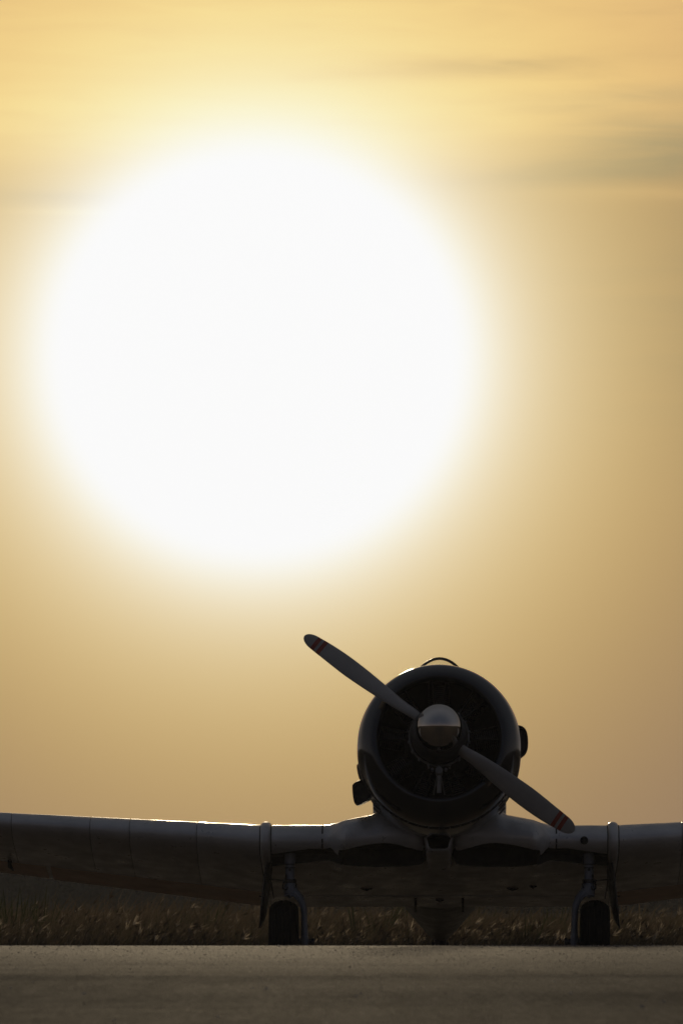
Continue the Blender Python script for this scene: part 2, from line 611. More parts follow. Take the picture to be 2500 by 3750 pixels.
def grass_field(n, x0, x1, y0, y1, hmean, wmul, seed, name, mat, label):
    r = np.random.default_rng(seed)
    x = r.uniform(x0, x1, n)
    y = y0 + (y1 - y0) * r.random(n)**1.25
    pt = patchy(x, y, .9, seed)
    h = hmean * (1 + .20 * pt) * r.normal(1, .30, n).clip(.35, 2.1)
    lean = r.normal(.18, .34, n)
    leany = r.normal(0, .2, n)
    bend = r.normal(.25, .2, n)
    k = 5
    t = np.linspace(0, 1, k)[None, :]
    X = x[:, None] + h[:, None] * (lean[:, None] * t + bend[:, None] * t**2.6)
    Y = y[:, None] + h[:, None] * leany[:, None] * t
    Z = -.05 + h[:, None] * t * (1 - .25 * np.abs(bend[:, None]) * t**2)
    pts = np.stack([X, Y, Z], 2)
    wb = r.uniform(.003, .007, n) * wmul
    wid = wb[:, None] * np.array([1, .95, .8, .55, .08])[None, :]
    ang = r.uniform(-.9, .9, n)
    side = np.stack([np.cos(ang), np.sin(ang), 0 * ang], 1)
    tone = (.45 + .16 * pt + r.normal(0, .2, n)).clip(0, 1)
    return ribbons(name, pts, wid, side, tone, mat, label), pts, tone, r


GRASS = leaf_mat("dry_grass", [(.040, .042, .020), (.082, .064, .040), (.115, .088, .058), (.18, .14, .10)], .32)
HEADS = leaf_mat("grass_seed_heads", [(.04, .030, .021), (.09, .068, .048), (.52, .44, .34)], .45)
o, pts, tone, r = grass_field(60000, -9, 9, 89, 122, .44, .9, 11, "grass", GRASS, 'tall dry grass standing along the far edge of the apron')
grass_field(16000, -70, 70, 89, 175, .42, 4., 12, "grass", GRASS, 'dry grass of the open field stretching away behind the apron')
# seed heads: drooping plumes on part of the stalks, three blades to each
sel = r.random(len(pts)) < .07 * np.clip((116 - pts[:, 0, 1]) / 14, .25, 1.3) * (1 + 2.4 * np.clip(patchy(pts[:, 0, 0], pts[:, 0, 1], 1.6, 77), -.4, 1.5))
tip = pts[sel][:, 3, :]
d = pts[sel][:, 4, :] - pts[sel][:, 2, :]
d /= np.linalg.norm(d, axis=1)[:, None]
n = len(tip)
allp, allw, alls, allt = [], [], [], []
for q in range(9):
    L = r.uniform(.04, .12, n)
    dd = d + r.normal(0, .22, (n, 3)) + np.array([.10, 0, -.05])
    t = np.linspace(0, 1, 5)[None, :, None]
    P = tip[:, None, :] + dd[:, None, :] * L[:, None, None] * t + np.array([.25, 0, -.5])[None, None, :] * (L[:, None, None] * t**2 * .5) * r.uniform(-.6, 1.4, (n, 1, 1))
    allp.append(P)
    allw.append(r.uniform(.002, .0065, n)[:, None] * np.array([.25, .9, 1, .6, .05])[None, :])
    a = r.uniform(-.8, .8, n)
    alls.append(np.stack([np.cos(a) * .8, np.sin(a), -.5 * np.cos(a)], 1))
    allt.append(np.maximum(np.repeat(r.random((n, 1))**1.5, 1, 1)[:, 0] if q == 0 else allt[0] * r.uniform(.75, 1.1, n), 0))
ribbons("grass_seed_heads", np.concatenate(allp), np.concatenate(allw), np.concatenate(alls), np.concatenate(allt), HEADS,
        'pale feathery seed heads catching the low sun above the dry grass')
# taller green weeds in loose clumps, mostly at the left
r = np.random.default_rng(5)
nc = 46
cx = np.concatenate([r.uniform(-5.5, 9, 24), r.uniform(-4.6, -1.2, 22)])
cy = r.uniform(90, 112, nc)
P, Wd, Sd, T = [], [], [], []
for i in range(nc):
    hh = r.uniform(.5, .95)
    for j in range(16):
        a = r.uniform(0, 6.28)
        l = hh * r.uniform(.5, 1.)
        t = np.linspace(0, 1, 5)
        ln = r.uniform(.05, .35)
        P.append(np.stack([cx[i] + .05 * math.cos(a) + l * ln * math.cos(a) * t**1.5 + .08 * l * t,
                           cy[i] + .05 * math.sin(a) + l * ln * math.sin(a) * t**1.5, -.05 + l * t * (1 - .25 * ln * t)], 1))
        Wd.append(r.uniform(.006, .013) * np.array([.5, .8, 1, .7, .05]))
        b = r.uniform(-1, 1)
        Sd.append((math.cos(b), math.sin(b), 0))
        T.append(r.random())
ribbons("weeds", np.array(P), np.array(Wd), np.array(Sd), np.array(T),
        leaf_mat("weed_leaves", [(.020, .030, .012), (.032, .040, .016), (.05, .05, .025)], .35),
        'taller green weeds growing in clumps out of the dry grass')

# far scrub and low wood beyond the field: one mass
r = np.random.default_rng(21)
LV, LF, LT = [], [], []
nb = 420
bx = r.uniform(-75, 75, nb)
by = r.uniform(330, 372, nb)
bh = 2.5 + .5 * r.random(nb)
bw = r.uniform(1.6, 3.4, nb)
per = 520
i0 = 0
for i in range(nb):
    u_ = r.normal(0, 1, (per, 3))
    u_ /= np.linalg.norm(u_, axis=1)[:, None]
    rr_ = r.random(per)[:, None]**.45
    lump = 1 + .22 * np.sin(u_[:, :1] * 5 + i) * np.cos(u_[:, 2:] * 4 + i * 2)
    c = u_ * rr_ * lump * np.array([bw[i], bw[i], bh[i] * .56]) + np.array([bx[i], by[i], bh[i] * .42])
    a = r.normal(0, 1, (per, 3)); a /= np.linalg.norm(a, axis=1)[:, None]
    b = np.cross(a, r.normal(0, 1, (per, 3))); b /= np.linalg.norm(b, axis=1)[:, None]
    s = r.uniform(.14, .34, per)[:, None]
    LV.append(np.stack([c - a * s, c + b * s * .6, c + a * s, c - b * s * .6], 1).reshape(-1, 3))
    LT.append(np.repeat(r.random(per) * .6 + .4 * r.random(), 4))
V = np.concatenate(LV)
V[:, 2] = np.maximum(V[:, 2], -.05)
nf = len(V) // 4
me = bpy.data.meshes.new("far_woodland")
me.vertices.add(len(V)); me.vertices.foreach_set('co', V.astype(np.float32).ravel())
me.loops.add(nf * 4); me.loops.foreach_set('vertex_index', np.arange(nf * 4, dtype=np.int32))
me.polygons.add(nf); me.polygons.foreach_set('loop_start', np.arange(0, nf * 4, 4, dtype=np.int32))
at = me.attributes.new('tone', 'FLOAT', 'POINT'); at.data.foreach_set('value', np.concatenate(LT).astype(np.float32))
me.materials.append(leaf_mat("scrub_leaves", [(.018, .024, .027), (.028, .036, .038), (.042, .048, .047)], .35))
me.update(calc_edges=True)
o = link("far_woodland", me)
o['kind'] = 'stuff'
o['label'] = 'dark low woodland far behind the grass field'

# dusty evening air near the ground
mb = MB()
mb.box((0, 1200, 1.2), (3100, 3700, 4.6))
hz = bpy.data.materials.new("dusty_air")
hz.use_nodes = True
for n in list(hz.node_tree.nodes):
    hz.node_tree.nodes.remove(n)
hv = hz.node_tree.nodes.new("ShaderNodeVolumePrincipled")
hv.inputs['Color'].default_value = (.86, .88, .92, 1)
hv.inputs['Density'].default_value = .00018
hv.inputs['Anisotropy'].default_value = .2
ho = hz.node_tree.nodes.new("ShaderNodeOutputMaterial")
hz.node_tree.links.new(hv.outputs[0], ho.inputs['Volume'])
o = obj("haze", mb, hz, None, smooth=0)
o['kind'] = 'stuff'
o['label'] = 'thin dusty evening haze over the airfield'

# ================================================================== the aircraft
X0, Y0, ZH = .807, 68.6, 2.039            # hub of the propeller
PITCH = math.radians(11.5)                # it sits tail down
CP, SP = math.cos(PITCH), math.sin(PITCH)
ROOT = Vector((X0, Y0 + 1.55, 0))
plane = bpy.data.objects.new("propeller_airplane", None)
COL.objects.link(plane)
plane.location = ROOT
plane.rotation_euler = (0, 0, math.radians(-.75))      # nose a touch to the left
plane['label'] = 'old radial-engined propeller airplane parked nose-on against the low sun'
plane['category'] = 'airplane'
HUB = Vector((X0, Y0, ZH)) - ROOT


def AF(a, x, h):
    """airframe coordinates: a aft along the thrust line, x to the right in the picture, h up"""
    return HUB + Vector((x, a * CP + h * SP, -a * SP + h * CP))


AFM = Matrix(((1, 0, 0, HUB.x), (0, CP, SP, HUB.y), (0, -SP, CP, HUB.z), (0, 0, 0, 1)))   # local (x, a, h) -> plane


def lathe(prof, seg=72, x0=0, h0=0, fr=AF):
    return [[fr(a, x0 + r_ * math.cos(t), h0 + r_ * math.sin(t)) for t in (2 * PI * k / seg for k in range(seg))] for a, r_ in prof]


# --- cowling: a rounded nose ring and the panels behind it, with joints between
mb = MB()
RC = .664
prof = [(.62, .560), (.40, .520), (.30, .492), (.24, .482), (.205, .484), (.18, .492), (.168, .505), (.165, .52), (.170, .540),
        (.185, .562), (.21, .584), (.24, .611), (.29, .634), (.35, .651), (.42, RC - .002), (.50, RC), (.60, RC), (.606, RC - .006)]
mb.loft(lathe(prof, 96), True, (False, False))
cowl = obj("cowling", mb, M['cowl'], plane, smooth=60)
for t0, t1 in ((35, 145), (145, 220), (220, 320), (320, 395)):
    mb = MB()
    sg = 26
    rings = []
    for a, r_ in [(.606, RC - .008), (.612, RC + .003), (.70, RC + .004), (.85, RC + .002), (.98, RC - .006), (1.10, RC - .022), (1.105, RC - .045), (.9, RC - .06)]:
        rings.append([AF(a, r_ * math.cos(t), r_ * math.sin(t)) for t in
                      (math.radians(t0 + .35 + (t1 - t0 - .7) * k / sg) for k in range(sg + 1))])
    mb.loft(rings, False)
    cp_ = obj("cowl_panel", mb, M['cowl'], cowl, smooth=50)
# latch straps at the lower panel joints and a row of fasteners round the ring joint
for t in (145, 220, 320, 35):
    for a in (.70, .86, 1.0):
        mb = MB()
        tr = math.radians(t)
        p0, p1 = math.radians(t - 3.2), math.radians(t + 3.2)
        R2 = RC + .006
        mb.tube([AF(a, R2 * math.cos(q), R2 * math.sin(q)) for q in (p0, tr, p1)], .008, 8)
        obj("latch", mb, M['ring'], cowl)
mb = MB()
for k in range(48):
    t = 2 * PI * k / 48
    mb.tube([AF(.585, (RC - .004) * math.cos(t), (RC - .004) * math.sin(t)), AF(.585, (RC + .003) * math.cos(t), (RC + .003) * math.sin(t))], [.008, .006], 8)
o = obj("fastener", mb, M['shell'], cowl)
o['kind'] = 'stuff'

# --- engine: crankcase, nine finned cylinders, push rods, ignition ring, governor
mb = MB()
mb.loft(lathe([(.10, .10), (.11, .16), (.14, .205), (.20, .235), (.30, .25), (.36, .285), (.72, .285)], 48))
eng = obj("engine", mb, M['engine'], plane)
mb = MB()
mb.loft(lathe([(.75, .02), (.75, .60), (.77, .60), (.77, .02)], 48))
obj("baffle", mb, M['black'], eng)
mb = MB()
mb.tube([AF(.155, .238 * math.cos(t), .238 * math.sin(t)) for t in (2 * PI * k / 60 for k in range(61))], .009, 8)
for k in range(18):
    t = 2 * PI * (k + .5) / 18
    mb.tube([AF(.15, .235 * math.cos(t), .235 * math.sin(t)), AF(.15, .257 * math.cos(t), .257 * math.sin(t))], .011, 8)
obj("ignition_ring", mb, M['ring'], eng)
cyl = MB()
Zl = lambda rr0, a0=.53: Vector((0, a0, rr0))
prof_c = [(.27, .062)]
z = .30
while z < .50:
    prof_c += [(z, .064), (z + .002, .088), (z + .008, .088), (z + .010, .064)]
    z += .017
prof_c += [(.50, .085), (.545, .08), (.565, .05)]
cyl.loft([[Vector((rr_ * math.cos(t), .53 + rr_ * math.sin(t), z_)) for t in (2 * PI * k / 20 for k in range(20))] for z_, rr_ in prof_c])
cyl_me = cyl.mesh("cylinder", M['engine'], 30)
rod = MB()
for sx_ in (-1, 1):
    rod.tube([(sx_ * .028, .33, .275), (sx_ * .065, .42, .53)], .010, 8)
    rod.box((sx_ * .062, .46, .54), (.05, .12, .045))
rod_me = rod.mesh("push_rod", M['engine'], 30)
for k in range(9):
    Rm = Matrix.Rotation(2 * PI * (k + 0) / 9, 4, 'Y')
    for nm, me_ in (("cylinder", cyl_me), ("push_rod", rod_me)):
        o = link(nm, me_, eng)
        o.matrix_local = AFM @ Rm
mb = MB()
mb.tube([AF(.06, 0, -.293), AF(.20, 0, -.293)], .030, 20)
mb.tube([AF(.055, 0, -.293), AF(.062, 0, -.293)], .022, 16)
mb.tube([AF(.13, 0, -.31), AF(.16, 0, -.46)], [.016, .019], 10)
for s in (-1, 1):
    mb.tube([AF(.11, s * .055, -.275), AF(.17, s * .055, -.275)], .012, 10)
    mb.tube([AF(.13, s * .012, -.31), AF(.2, s * .045, -.47)], .006, 8)
    mb.tube([AF(.12, s * .085, -.262), AF(.17, s * .075, -.235)], .010, 8)
obj("governor", mb, M['ring'], eng)

# --- propeller
mb = MB()
mb.loft(lathe([(-.13, .10), (-.12, .19), (-.08, .213), (0, .226), (.06, .230), (.10, .228), (.11, .21), (.11, .06)], 64))
prop = obj("propeller", mb, M['shell'], plane)
mb = MB()
mb.loft(lathe([(-.440, .0005), (-.438, .029), (-.430, .060), (-.412, .096), (-.387, .128), (-.355, .153), (-.317, .170), (-.275, .180), (-.230, .185), (-.16, .187), (-.11, .187)], 72), True, (False, False))
obj("spinner", mb, M['chrome'], prop, smooth=60)
for s_ in (-1, 1):      # cuffs where the blade roots leave the hub
    pass
BA = math.radians(180 - 35.9)
le_t = [(.10, .03), (.19, .036), (.225, .030), (.32, .040), (.42, .050), (.6, .061), (.80, .067), (.90, .067), (1.0, .062), (1.12, .054), (1.24, .046), (1.356, .03)]
te_t = [(.10, .03), (.19, .036), (.225, .042), (.32, .046), (.42, .055), (.6, .076), (.80, .093), (.90, .097), (1.0, .098), (1.12, .093), (1.24, .081), (1.356, .06)]
th_t = [(.10, .030), (.22, .036), (.4, .030), (.7, .020), (1.0, .013), (1.3, .008), (1.356, .004)]
bt_t = [(.10, 42), (.3, 40), (.6, 31), (.9, 24), (1.356, 18)]
RT = 1.356
stations = [.10, .15, .19, .225, .27, .32, .37, .42, .48, .54, .6, .67, .74, .81, .88, .95, 1.02, 1.08, 1.13, 1.166, 1.1661, 1.200, 1.2001, 1.224, 1.2241, 1.258, 1.2581]
stations += [1.285, 1.305, 1.32, 1.332, 1.341, 1.348, 1.353, 1.3555]
rings, mis = [], []
NSEC = 20
for i, r_ in enumerate(stations):
    le, te = cubic_tab(le_t, r_), cubic_tab(te_t, r_)
    if r_ > 1.24:
        q = math.sqrt(max(0., 1 - ((r_ - 1.24) / (RT - 1.24))**2))
        mid = -.017
        le, te = mid * (1 - q) + cubic_tab(le_t, 1.24) * q, -mid * (1 - q) + cubic_tab(te_t, 1.24) * q
    beta = math.radians(cubic_tab(bt_t, r_))
    cb, sb = math.cos(beta), math.sin(beta)
    t2 = lerp_tab(th_t, r_)
    roundness = S01((.30 - r_) / .12)
    ring = []
    for k in range(NSEC):
        t = 2 * PI * k / NSEC
        s = math.cos(t)                     # +1 leading edge
        off = (le if s > 0 else te) * s / cb
        if r_ > .25:
            off = (le - te) / 2 / cb + (le + te) / 2 / cb * s
        camber = t2 * (.25 * (1 - s * s))
        thick = t2 * math.sin(t) * (1.0 if math.sin(t) > 0 else .55) + camber * (1 - roundness)
        tang = off * cb - thick * sb
        fwd = off * sb + thick * cb
        ring.append(Vector((r_, tang, fwd)))
    rings.append(ring)
for i in range(len(stations) - 1):
    m_ = .5 * (stations[i] + stations[i + 1])
    mis.append(1 if 1.166 < m_ < 1.2 or 1.224 < m_ < 1.258 else 0)
bl = MB()
bl.loft(rings, True, (True, True), mis)
bl_me = bl.mesh("blade", [M['blade'], M['red']], 45)
for ang in (BA, BA + PI):
    # local (r, tangential (anticlockwise from the front), forward) -> airframe (x, a, h)
    er = Vector((math.cos(ang), 0, math.sin(ang)))
    et = Vector((-math.sin(ang), 0, math.cos(ang)))
    ef = Vector((0, -1, 0))
    Mx = Matrix((er, et, ef)).transposed().to_4x4()
    o = link("blade", bl_me, prop)
    o.matrix_local = AFM @ Mx

# --- fuselage
fus_t = {'w': [(1.02, .50), (1.3, .515), (1.7, .537), (2.2, .552), (3.0, .558), (3.9, .53), (5.0, .455), (6.0, .34), (7.0, .20), (7.8, .06)],
         't': [(1.02, .585), (1.3, .60), (1.7, .61), (2.2, .61), (3.0, .60), (3.9, .58), (5.0, .53), (6.0, .47), (7.0, .42), (7.8, .36)],
         'b': [(1.02, -.55), (1.3, -.49), (1.7, -.49), (2.2, -.54), (3.0, -.62), (3.9, -.66), (5.0, -.55), (6.0, -.437), (7.0, -.325), (7.8, -.21)]}


def fus_ring(a, seg=48, grow=0.):
    w_, t_, b_ = (cubic_tab(fus_t[k], a) for k in 'wtb')
    hc = -.08 + .03 * (a - 1)
    e = 2.0 + .45 * S01((a - 1.1) / .8)
    e *= 1 - .10 * S01((a - 3.5) / 1.5)
    out_ = []
    for k in range(seg):
        t = 2 * PI * k / seg
        c, s = math.cos(t), math.sin(t)
        x = (w_ + grow) * math.copysign(abs(c)**(2 / e), c)
        h = hc + ((t_ - hc + grow) if s > 0 else (hc - b_ + grow)) * math.copysign(abs(s)**(2 / e), s)
        out_.append(AF(a, x, h))
    return out_


cuts = [1.02, 1.45, 2.2, 3.0, 3.9, 4.7, 5.6, 6.6, 7.8]
mb = MB()
mb.loft([fus_ring(a, 48, -.006) for a in (1.0, 1.3, 1.7, 2.2, 2.6, 3, 3.45, 3.9, 4.45, 5, 5.5, 6, 6.5, 7, 7.4, 7.8)])
fus = obj("fuselage", mb, M['black'], plane)
for i in range(len(cuts) - 1):
    a0, a1 = cuts[i], cuts[i + 1]
    st = [a0 + .003, a0 + .006] + [a0 + (a1 - a0) * q for q in (.25, .5, .75)] + [a1 - .006, a1 - .003]
    mb = MB()
    mb.loft([fus_ring(a, 48, -.004 if j in (0, len(st) - 1) else 0.) for j, a in enumerate(st)], True, (False, i == len(cuts) - 2))
    obj("skin_panel", mb, M['silver'] if i < 4 else M['grey'], fus, smooth=40)

# --- canopy: glazing and hoops; windscreen in front
def arch(a, top, half, base=.585, n=24):
    return [(half * math.cos(t), base + (top - base) * math.sin(t)) for t in (PI * k / n for k in range(n + 1))]


mb = MB()
hoops = [(1.72, .60, .29), (2.05, .92, .305), (2.40, 1.173, .31), (3.0, 1.20, .325), (3.6, 1.19, .325), (4.2, 1.12, .31), (4.75, .72, .22)]
mb.loft([[AF(a, x, h) for x, h in arch(a, tp, hf)] for a, tp, hf in hoops], False)
can = obj("canopy", mb, M['glass'], plane, smooth=50)
for a, tp, hf in hoops[2:6]:
    mb = MB()
    mb.tube([AF(a, x * 1.0, h + .002) for x, h in arch(a, tp, hf, n=36)], .0125, 8, ry=.022)
    obj("canopy_frame", mb, M['shell'], can)
mb = MB()
for s in (-1, 1):
    mb.tube([AF(a, s * hf * .98, .60 + .02) for a, tp, hf in hoops[1:6]], .018, 8)
obj("canopy_rail", mb, M['silver'], can)

# --- wing
def naca(n=22, t=.15, camb=.022):
    P = []
    for k in range(2 * n + 1):
        q = PI * k / n
        xc = .5 * (1 + math.cos(q))
        yt = 5 * t * (.2969 * math.sqrt(xc) - .126 * xc - .3516 * xc**2 + .2843 * xc**3 - .1020 * xc**4) + .0012
        p = .4
        yc = camb * ((2 * p * xc - xc * xc) / p**2 if xc < p else (1 - 2 * p + 2 * p * xc - xc * xc) / (1 - p)**2)
        P.append((xc, yc + (yt if k <= n else -yt)))
    return P[:-1] if False else P


INC = math.radians(1.5)
HLE, ALE, CROOT = -.566, 1.45, 2.45
XJ = 1.43


def wing_geom(ax):
    """leading edge (a, h), chord and thickness at distance ax from the centre line, outer panel"""
    d = ax - XJ
    return ALE + .249 * d, HLE + .120 * d, CROOT - .2516 * d, .15 - .008 * d


def sec_pts(ax, sgn, grow=0., n=22):
    al, hl, c, t = wing_geom(ax)
    k = 1.
    if ax > 5.6:
        q = min(1., (ax - 5.6) / .8)
        k = math.sqrt(max(.01, 1 - q * q))
    out_ = []
    for xc, zc in naca(n, t * (k if k < 1 else 1)):
        xx = .5 + (xc - .5) * k if k < 1 else xc
        if grow:
            xx = .5 + (xx - .5) * (1 + 2 * grow / c)
        xx_, zz = xx * c, zc * c * (1 + grow / (.07 * c))
        out_.append(AF(al + xx_ * math.cos(INC) + zz * math.sin(INC), sgn * ax, hl - xx_ * math.sin(INC) + zz * math.cos(INC)))
    return out_


def surf_pt(ax, sgn, xc, low=True, off=0.):
    al, hl, c, t = wing_geom(ax)
    yt = 5 * t * (.2969 * math.sqrt(xc) - .126 * xc - .3516 * xc**2 + .2843 * xc**3 - .1020 * xc**4) + .0012
    p, cm = .4, .022
    yc = cm * ((2 * p * xc - xc * xc) / p**2 if xc < p else (1 - 2 * p + 2 * p * xc - xc * xc) / (1 - p)**2)
    z = (yc - yt) * c - off if low else (yc + yt) * c + off
    return AF(al + xc * c * math.cos(INC) + z * math.sin(INC), sgn * ax, hl - xc * c * math.sin(INC) + z * math.cos(INC))


# centre section with bulged wheel bays at the leading edge and fillets up to the fuselage
def centre_ring(x):
    ax = abs(x)
    e = .27 * S01((.93 - ax) / .16) * S01((ax - .07) / .09)
    lift = .058 * S01((.90 - ax) / .42) + .06 * S01((.57 - ax) / .12)
    c = CROOT + e
    al = ALE - e
    out_ = []
    for xc, zc in naca(22, .15):
        fr = S01((1 - xc) * 1.6)
        up_ = lift * fr * S01((zc + .030) / .06)
        flat = 0.
        zz = zc * c * (1 - .10 * S01(e / .27) * (zc < 0))
        out_.append(AF(al + xc * c * math.cos(INC) + zz * math.sin(INC), x, HLE - xc * CROOT * math.sin(INC) + zz * math.cos(INC) + up_ - .050 * S01(e / .27) * (1 - xc)**2))
    return out_


xsn = [-XJ + .003, -1.36, -1.25, -1.1] + [-.98 + .035 * k for k in range(57)] + [1.1, 1.25, 1.36, XJ - .003]
mb = MB()
mb.loft([centre_ring(x) for x in xsn])
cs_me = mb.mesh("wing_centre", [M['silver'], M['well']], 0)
cs = bpy.data.objects.new("tmp", cs_me)
COL.objects.link(cs)
cutters = []
for s in (-1, 1):
    k1 = MB()
    N = 40
    sq = lambda v_, p_=.5: math.copysign(abs(v_)**p_, v_)
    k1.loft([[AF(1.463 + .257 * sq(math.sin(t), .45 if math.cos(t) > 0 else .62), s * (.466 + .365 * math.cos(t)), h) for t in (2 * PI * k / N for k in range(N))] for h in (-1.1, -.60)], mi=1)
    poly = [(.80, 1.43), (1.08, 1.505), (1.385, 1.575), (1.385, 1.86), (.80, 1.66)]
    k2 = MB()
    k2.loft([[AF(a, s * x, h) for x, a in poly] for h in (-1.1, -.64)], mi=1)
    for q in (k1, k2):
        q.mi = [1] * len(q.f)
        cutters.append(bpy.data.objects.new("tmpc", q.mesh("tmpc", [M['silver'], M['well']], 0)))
        COL.objects.link(cutters[-1])
def signed_volume(me):
    b_ = bmesh.new()
    b_.from_mesh(me)
    v_ = abs(b_.calc_volume())
    b_.free()
    return v_


for c_ in cutters:                        # one cut at a time, each checked; a cut that goes wrong is nudged and tried again
    v0 = signed_volume(cs.data)
    for q in range(8):
        c_.location = (.0007 * q, .0011 * q, .0013 * q)
        md = cs.modifiers.new("cut", 'BOOLEAN')
        md.operation = 'DIFFERENCE'
        md.solver = 'EXACT'
        md.use_self = q % 2 == 1
        md.object = c_
        bpy.context.view_layer.update()
        dg = bpy.context.evaluated_depsgraph_get()
        trial = bpy.data.meshes.new_from_object(cs.evaluated_get(dg))
        cs.modifiers.clear()
        v1 = signed_volume(trial)
        if .75 * v0 < v1 < .9995 * v0 and len(trial.vertices) > .8 * len(cs.data.vertices):
            cs.data = trial
            break
me2 = cs.data
for c_ in cutters + [cs]:
    bpy.data.objects.remove(c_)
me2.polygons.foreach_set('use_smooth', [True] * len(me2.polygons))
me2.set_sharp_from_angle(angle=math.radians(40))
me2.name = "wing_centre"
wc = link("wing_centre", me2, plane)


def naca_c(xc, low=True):
    return surf_pt


for s in (-1, 1):
    # outer wing: a dark inner core that shows in the joints, and skin panels over it
    mb = MB()
    mb.loft([sec_pts(x, s, -.006) for x in (1.44, 2, 3, 4, 5, 5.6, 6.0, 6.2, 6.33)])
    ow = obj("outer_wing", mb, M['black'], plane)
    jn = [XJ, 2.0, 2.56, 2.89, 3.55, 4.2, 4.9, 5.6, 6.38]
    for i in range(len(jn) - 1):
        a0, a1 = jn[i], jn[i + 1]
        st = [(a0 + .0018, -.004), (a0 + .006, 0)] + [(a0 + (a1 - a0) * q, 0) for q in ((.25, .5, .75) if i < 7 else (.2, .4, .6, .75, .85, .93, .97))] + [(a1 - .006, 0), (a1 - .0018, -.004)]
        mb = MB()
        mb.loft([sec_pts(x, s, g_) for x, g_ in st], True, (False, True))
        obj("wing_panel", mb, M['silver'], ow, smooth=40)
    # flap and aileron: plates under the rear quarter, hinge gap in front of them
    for nm, x0, x1, sag in (("flap", 1.47, 3.28, .012), ("aileron", 3.32, 5.75, .004)):
        mb = MB()
        rings = []
        for q in range(9):
            x = x0 + (x1 - x0) * q / 8
            rg = []
            for xc in (.67, .76, .85, .93, .985):
                rg.append(surf_pt(x, s, xc, True, .004 + sag * (.2 + .8 * (xc - .67) / .315)))
            for xc in (.985, .93, .85, .76, .67):
                rg.append(surf_pt(x, s, xc, True, -.006))
            rings.append(rg)
        mb.loft(rings)
        obj(nm, mb, M['warm'], ow, smooth=30)
    # rounded cover strap over the joint of centre and outer wing
    mb = MB()
    rings = []
    path = [(.45, False), (.35, False), (.25, False), (.18, False), (.12, False), (.08, False), (.05, False), (.03, False), (.015, False), (.005, False), (0, True),
            (.005, True), (.015, True), (.03, True), (.05, True), (.08, True), (.12, True), (.18, True), (.25, True), (.35, True), (.45, True), (.55, True), (.62, True)]
    cen = [surf_pt(XJ, s, xc, lo) for xc, lo in path]
    for i, p in enumerate(cen):
        d_ = (cen[min(i + 1, len(cen) - 1)] - cen[max(i - 1, 0)]).normalized()
        nrm = d_.cross(Vector((1, 0, 0))).normalized()
        if nrm.dot(cen[8] + Vector((0, .5, -.1)) - p) > 0:
            nrm = -nrm
        tp = 1 - .55 * S01((i - 13) / 9.)
        hgt = .027 * (1 - .75 * S01((i - 13) / 6.)) * (1 - .7 * S01((4 - i) / 4.))
        rings.append([p + nrm * (hgt * math.sin(t) + .002) + Vector((.042 * tp * math.cos(t), 0, 0)) for t in (PI * k / 12 for k in range(13))])
    mb.loft(rings, False)
    obj("joint_strap", mb, M['silver'], ow, smooth=50)
    mb = MB()      # dark sealing lips on both sides of the strap
    for q in (-1, 1):
        mb.tube([p + Vector((q * .045 * (1 - .55 * S01((i - 13) / 9.)), 0, 0)) for i, p in enumerate(cen)], .005, 6)
    obj("seal_strip", mb, M['black'], ow)
# centre flap
mb = MB()
rings = []
for q in range(13):
    x = -1.38 + 2.76 * q / 12
    rg = []
    for xc, o_ in ((.74, .004), (.82, .006), (.9, .009), (.985, .012), (.985, -.004), (.9, -.006), (.82, -.006), (.74, -.006)):
        p = surf_pt(XJ, 1, xc, True, o_)
        rg.append(Vector((HUB.x + x, p.y, p.z)))
    rings.append(rg)
mb.loft(rings)
obj("flap", mb, M['silver'], wc, smooth=30)
for x in (-.205, .195):      # hinge brackets under the centre flap
    p = surf_pt(XJ, 1, .88, True, .02)
    mb = MB()
    mb.box(Vector((HUB.x + x, p.y, p.z)), (.02, .50, .03), M4=Matrix.Rotation(-.23, 3, 'X'))
    obj("flap_hinge", mb, M['black'], wc)
for x, xc, sz_ in ((-.61, .55, .05), (.61, .55, .05), (0., .82, .035), (.78, .5, .03)):      # drain scoops on the underside
    p = surf_pt(XJ, 1, xc, True, .006)
    mb = MB()
    mb.tube([Vector((HUB.x + x - sz_, p.y, p.z)), Vector((HUB.x + x, p.y, p.z - .01)), Vector((HUB.x + x + sz_, p.y, p.z))], [.004, .012, .004], 8)
    obj("drain_scoop", mb, M['black'], wc)
# round port in the right-hand leading edge, and the bolted access plates at the fillets
px, pz = 1.19, .750 + (3269 - 3073) / 31080 * 70.0
pt_ = None
best = 9
for i in range(60):
    xc = .0005 + .0012 * i
    p = surf_pt(XJ, 1, xc, True)
    if abs(p.z - pz) < best:
        best, pt_ = abs(p.z - pz), p
yy = pt_.y
mb = MB()
mb.loft([[Vector((HUB.x + px + r_ * math.cos(t), yy + dy, pt_.z + r_ * math.sin(t))) for t in (2 * PI * k / 24 for k in range(24))]
         for r_, dy in ((.033, .03), (.033, -.012), (.030, -.014), (.012, -.014))], True, (False, True))
obj("camera_port", mb, M['black'], wc)
for s in (-1, 1):
    mb = MB()
    p = surf_pt(XJ, 1, .004, True)
    mb.tube([Vector((HUB.x + s * .90, p.y - .012, p.z + .0)), Vector((HUB.x + s * .90, p.y + .02, p.z + .0))], .012, 10)
    obj("fuel_vent", mb, M['black'], wc)
    mb = MB()
    rings = []
    for xc, lo in ((.10, False), (.05, False), (.02, False), (.006, False), (0, True), (.006, True), (.02, True)):
        p = surf_pt(XJ, 1, xc, lo, .0025)
        rings.append([Vector((HUB.x + s * .962 + q, p.y, p.z)) for q in (-.006, .006)])
    mb.loft(rings, False)
    obj("joint_seam", mb, M['black'], wc)
